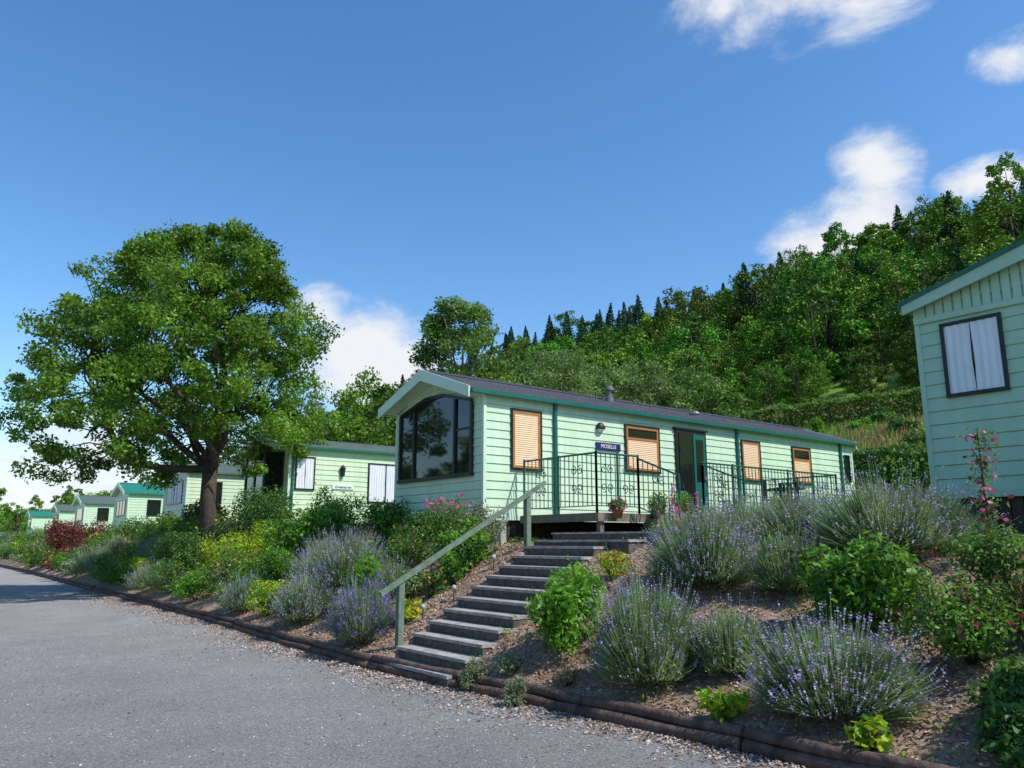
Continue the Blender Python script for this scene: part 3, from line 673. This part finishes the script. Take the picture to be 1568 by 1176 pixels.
def tree_mesh(name,H,Rw,zb,n,ls,lm,bark,seed,ncl=70,shape=1.,inner=.1):
    mb=MB(); C=[];RR=[]
    trunk=[(0,0,-.3),(.1,0,zb),(0,.1,H*.6),(0,0,H*.85)]
    mb.tube(trunk,[Rw*.07,Rw*.055,Rw*.03,.02],6,1)
    while len(C)<ncl:
        z=rng.uniform(zb*.6,H*.93); f=(z-zb*.6)/(H-zb*.6); prof=(math.sin(math.pi*min(1,(f*.84+.16)))**.6)*shape
        r=Rw*prof*math.sqrt(rng.uniform(inner,1)); t=rng.uniform(0,6.283); 
        C.append((r*math.cos(t),r*math.sin(t),z)); s=Rw*rng.uniform(.2,.36)*(1-.3*f); RR.append((s,s,s*.75))
    C=np.array(C);RR=np.array(RR); crown(mb,C,RR,n,ls)
    for p in C[::3]:
        limb(mb,(0,0,max(zb*.6,p[2]*.6)),p,Rw*.02,.012,4,1,.1,3)
    return mb.build(name,[lm,bark],smooth=True)
L_TR2=leafmat('birch_leaves',(.10,.175,.04),(.19,.28,.08),.3,.5,.6)
L_TR3=leafmat('ash_leaves',(.065,.14,.02),(.14,.25,.04),.25,.5,.6)
def place(o,x,y,s=1,rot=0): o.location=(x,y,float(gz(x,y))-.1); o.scale=(s,s,s); o.rotation_euler=(0,0,rot)
place(tree_mesh('birch_tree',11.8,2.8,2,28000,.18,L_TR3,BIRCH,1,140),20.3,29.7)
place(tree_mesh('willow_tree',8.8,3.1,1.2,24000,.15,L_TR2,BIRCH,2,110),24.8,28.8)
place(tree_mesh('hawthorn_tree',8.0,3.0,1.2,20000,.16,L_TR2,BIRCH,3,100),28.0,29.5)
place(tree_mesh('hawthorn_tree',7.0,2.9,1,18000,.16,L_TR2,BIRCH,3,90),31.5,29.0)
place(tree_mesh('hawthorn_tree',5.6,2.7,1,12000,.18,L_TR3,BIRCH,3,70),35.0,28.0)
place(tree_mesh('fruit_tree',7.7,2.7,1.6,12000,.19,L_TREE,BARK,4,60),16.7,31.8)
place(tree_mesh('fruit_tree',6.5,2.4,1.2,9000,.19,L_TREE,BARK,4,50),20.5,34.5)
place(tree_mesh('ash_tree',10.8,3.4,2,18000,.24,L_TR3,BARK,5,80),22,52.5)
place(tree_mesh('hawthorn_tree',6.5,2.5,1.5,9000,.2,L_TREE,BARK,6,50),20,44)
var=[]
for i in range(6):
    o=tree_mesh('forest_tree_source',9.5+i*.7,[3.4,3.9,3.0,4.2,3.5,2.8][i],1.,6000,.34,L_FOR,BARK,i,[60,50,45,70,40,55][i],inner=.35); var.append(o.data); bpy.data.objects.remove(o)
con=[]
for i in range(3):
    mb=MB(); H=13; mb.tube([(0,0,-.5),(0,0,H)],[.22,.03],6,1); n=3800
    z=H*(1-rng.uniform(0,1,n)**.6*.88); rm=(H-z)*.23*(.75+.5*(z*1.6-np.floor(z*1.6)<.5))+.1
    t=rng.uniform(0,6.283,n); r=rm*np.sqrt(rng.uniform(.3,1,n)); P=np.stack([r*np.cos(t),r*np.sin(t),z-r*.25],1); o_=np.stack([np.cos(t),np.sin(t),-.2+0*t],1)
    leaves(mb,P,.45,o_,0,.45); o=mb.build('conifer_source',[L_CON,BARK]); con.append(o.data); bpy.data.objects.remove(o)
FE=empty('hillside_forest')
def inst(me,x,y,s,sz=1.,par=None):
    o=bpy.data.objects.new('forest_tree',me); scene.collection.objects.link(o); o.parent=par or FE
    o.location=(x,y,float(gz(x,y))-.8*s); o.scale=(s,s,s*sz); o.rotation_euler=(random.uniform(-.05,.05),random.uniform(-.05,.05),random.uniform(0,6.28))
cnt=0
X=60.0
while X<132:
    Yp=-5.0
    while Yp<320:
        x=X+random.uniform(-2.4,2.4); y=Yp+random.uniform(-2.4,2.4)
        yc=.616*x+.788*y; xc=.788*x-.616*y; u=xc/yc
        if -.35<u<.85:
            conif = (x>98 and 66<y<150 and random.random()<.8) or (x>84 and random.random()<.10) or random.random()<.03
            s=random.uniform(.6,1.08)
            if conif: inst(random.choice(con),x,y,random.uniform(.55,1.0))
            else: inst(random.choice(var),x,y,s*1.05,random.uniform(.75,1.05))
            cnt+=1
        Yp+=5.4 if y<150 else 8
    X+=5.4
for i in range(130):
    x=random.uniform(48,60); y=random.uniform(5,70); inst(random.choice(var),x,y,random.uniform(.2,.42)) 
for i in range(50):
    x=random.uniform(30,55); y=random.uniform(38,95); inst(random.choice(var),x,y,random.uniform(.5,.85))
for i in range(70):
    y=random.uniform(120,240); x=random.uniform(6,50); inst(random.choice(var),x,y,random.uniform(.5,.8))
for i in range(36):
    y=random.uniform(120,260); x=random.uniform(-60,6); inst(random.choice(var),x,y,random.uniform(.5,.8))
WB=empty('roadside_trees')
for i in range(22):
    inst(random.choice(var),random.uniform(-20,-14),4+i*3.2,random.uniform(.75,1.05),1.,WB)
print('forest',cnt)
def hedge(x0,x1,y0,y1,h,n,ls,lm,slope=0):
    mb=MB(); P=rng.uniform(0,1,(n,3)); face=rng.integers(0,4,n); P[face==0,0]=rng.uniform(0,.1,(face==0).sum()); P[face==1,2]=1-rng.uniform(0,.06,(face==1).sum()); P[face==2,1]=rng.uniform(0,.03,(face==2).sum())
    X=x0+(x1-x0)*P[:,0]+slope*(P[:,1]); Y=y0+(y1-y0)*P[:,1]; Z=gz(X,Y)+h*P[:,2]+.08*np.sin(Y*2.1)
    leaves(mb,np.stack([X,Y,Z],1)+rng.normal(size=(n,3))*.06,ls,None,0,.6)
    for t in np.linspace(0,1,12): 
        x=(x0+x1)/2+slope*t;y=y0+(y1-y0)*t;z=float(gz(x,y)); mb.tube([(x,y,z-.2),(x,y,z+h*.8)],.06,4,1)
    return mb.build('clipped_hedge',[lm,BARK])
hedge(24.6,25.8,3,14.6,2.0,26000,.13,L_DARK)
hedge(43,44,10,36,1.5,24000,.2,L_MID,slope=-2)
hedge(22.6,23.6,15,24,1.7,12000,.14,L_MID)
mb=MB(); n=44000; X=rng.uniform(26,50,n); Y=rng.uniform(4,40,n); A=np.stack([X,Y,gz(X,Y)],1); hh=rng.uniform(.2,.55,n)
s=np.sin(X*.35+1)*np.sin(Y*.3)+rng.normal(size=n)*.5>-.28
B=A+np.stack([rng.normal(size=n)*.1,rng.normal(size=n)*.1,hh],1); blades(mb,A[s],B[s],.07,0); blades(mb,A[~s],B[~s],.07,1)
mb.build('meadow_grass',[L_GRASS,L_DRY])
for i in range(30):
    x=random.uniform(28,42); y=random.uniform(9,30); shrub('gorse_bush',x,y,random.uniform(1.2,2.6),random.uniform(.6,1.3),900,.16,random.choice([L_MID,L_GREEN,L_DARK]),lumps=5)

# ---------------------------------------------------------------- light, sky, camera
el=R(51); sdir=Vector((.46*math.cos(el),-.888*math.cos(el),math.sin(el)))
sl=bpy.data.lights.new('sun','SUN'); sl.energy=5.0; sl.angle=R(.53); sl.color=(1,.955,.88)
so=bpy.data.objects.new('sun',sl); scene.collection.objects.link(so); so.rotation_euler=(-sdir).to_track_quat('-Z','Y').to_euler()
w=bpy.data.worlds.new('World'); scene.world=w; w.use_nodes=True; nt=w.node_tree; N=nt.nodes;L=nt.links
bg=N['Background']; bg.inputs['Strength'].default_value=.15
sky=N.new('ShaderNodeTexSky'); sky.sky_type='NISHITA'; sky.sun_disc=False; sky.sun_elevation=el; sky.sun_rotation=math.atan2(.46,-.888); sky.ozone_density=2.2; sky.air_density=1.0; sky.dust_density=.4
tc=N.new('ShaderNodeTexCoord')
mp=N.new('ShaderNodeMapping'); mp.inputs['Scale'].default_value=(1,1,1.9); L.new(tc.outputs['Generated'],mp.inputs['Vector'])
no=N.new('ShaderNodeTexNoise'); no.inputs['Scale'].default_value=7; no.inputs['Detail'].default_value=12; no.inputs['Roughness'].default_value=.64; no.inputs['Distortion'].default_value=.25; L.new(mp.outputs[0],no.inputs['Vector'])
def M(op,a,b=None,clamp=False):
    n=N.new('ShaderNodeMath'); n.operation=op; n.use_clamp=clamp
    for i,q in enumerate((a,b)):
        if q is None: continue
        if isinstance(q,(int,float)): n.inputs[i].default_value=q
        else: L.new(q,n.inputs[i])
    return n.outputs[0]
blobs=[((.710,.421,.580),.17,2.6,.62),((.76,.36,.56),.11,2.6,.55),((.66,.46,.585),.09,2.4,.6),
 ((.821,.390,.417),.065,.8,.95),((.820,.460,.325),.095,1.2,1.15),((.838,.412,.36),.08,1.1,1.15),((.874,.298,.378),.07,2.2,.95),((.838,.252,.484),.06,1.8,.6),
 ((.444,.865,.225),.14,1.5,1.15),((.392,.875,.275),.06,1.2,.85),((.145,.986,.06),.32,2.8,.75),((.53,.83,.17),.12,1.5,.8)]
tot=None
for c,r,kz,amp in blobs:
    s=N.new('ShaderNodeVectorMath'); s.operation='SUBTRACT'; L.new(tc.outputs['Generated'],s.inputs[0]); s.inputs[1].default_value=c
    s2=N.new('ShaderNodeVectorMath'); s2.operation='MULTIPLY'; L.new(s.outputs[0],s2.inputs[0]); s2.inputs[1].default_value=(1/r,1/r,kz/r)
    ln=N.new('ShaderNodeVectorMath'); ln.operation='LENGTH'; L.new(s2.outputs[0],ln.inputs[0])
    v=M('MULTIPLY',M('SUBTRACT',1.,ln.outputs['Value'],True),amp)
    tot=v if tot is None else M('MAXIMUM',tot,v)
dens=M('ADD',tot,M('MULTIPLY',M('SUBTRACT',no.outputs['Fac'],.5),2.0))
dens=M('MULTIPLY',dens,M('MULTIPLY',tot,5.,True))
mr=N.new('ShaderNodeMapRange'); mr.interpolation_type='SMOOTHSTEP'; mr.inputs['From Min'].default_value=.10; mr.inputs['From Max'].default_value=.85; L.new(dens,mr.inputs['Value'])
hs=N.new('ShaderNodeHueSaturation'); hs.inputs['Saturation'].default_value=1.25; hs.inputs['Value'].default_value=1.32; L.new(sky.outputs[0],hs.inputs['Color'])
mx=N.new('ShaderNodeMixRGB'); L.new(mr.outputs[0],mx.inputs[0]); L.new(hs.outputs[0],mx.inputs[1]); mx.inputs[2].default_value=(5.8,5.95,6.2,1)
L.new(mx.outputs[0],bg.inputs['Color'])
cam=bpy.data.cameras.new('camera'); co=bpy.data.objects.new('camera',cam); scene.collection.objects.link(co); scene.camera=co
cam.sensor_width=36; cam.lens=27.55; cam.clip_end=5000; co.location=(0,0,1.6); co.rotation_euler=(R(90+11.4),0,R(-38))
scene.view_settings.view_transform='Standard'; scene.view_settings.look='None'; scene.view_settings.exposure=0
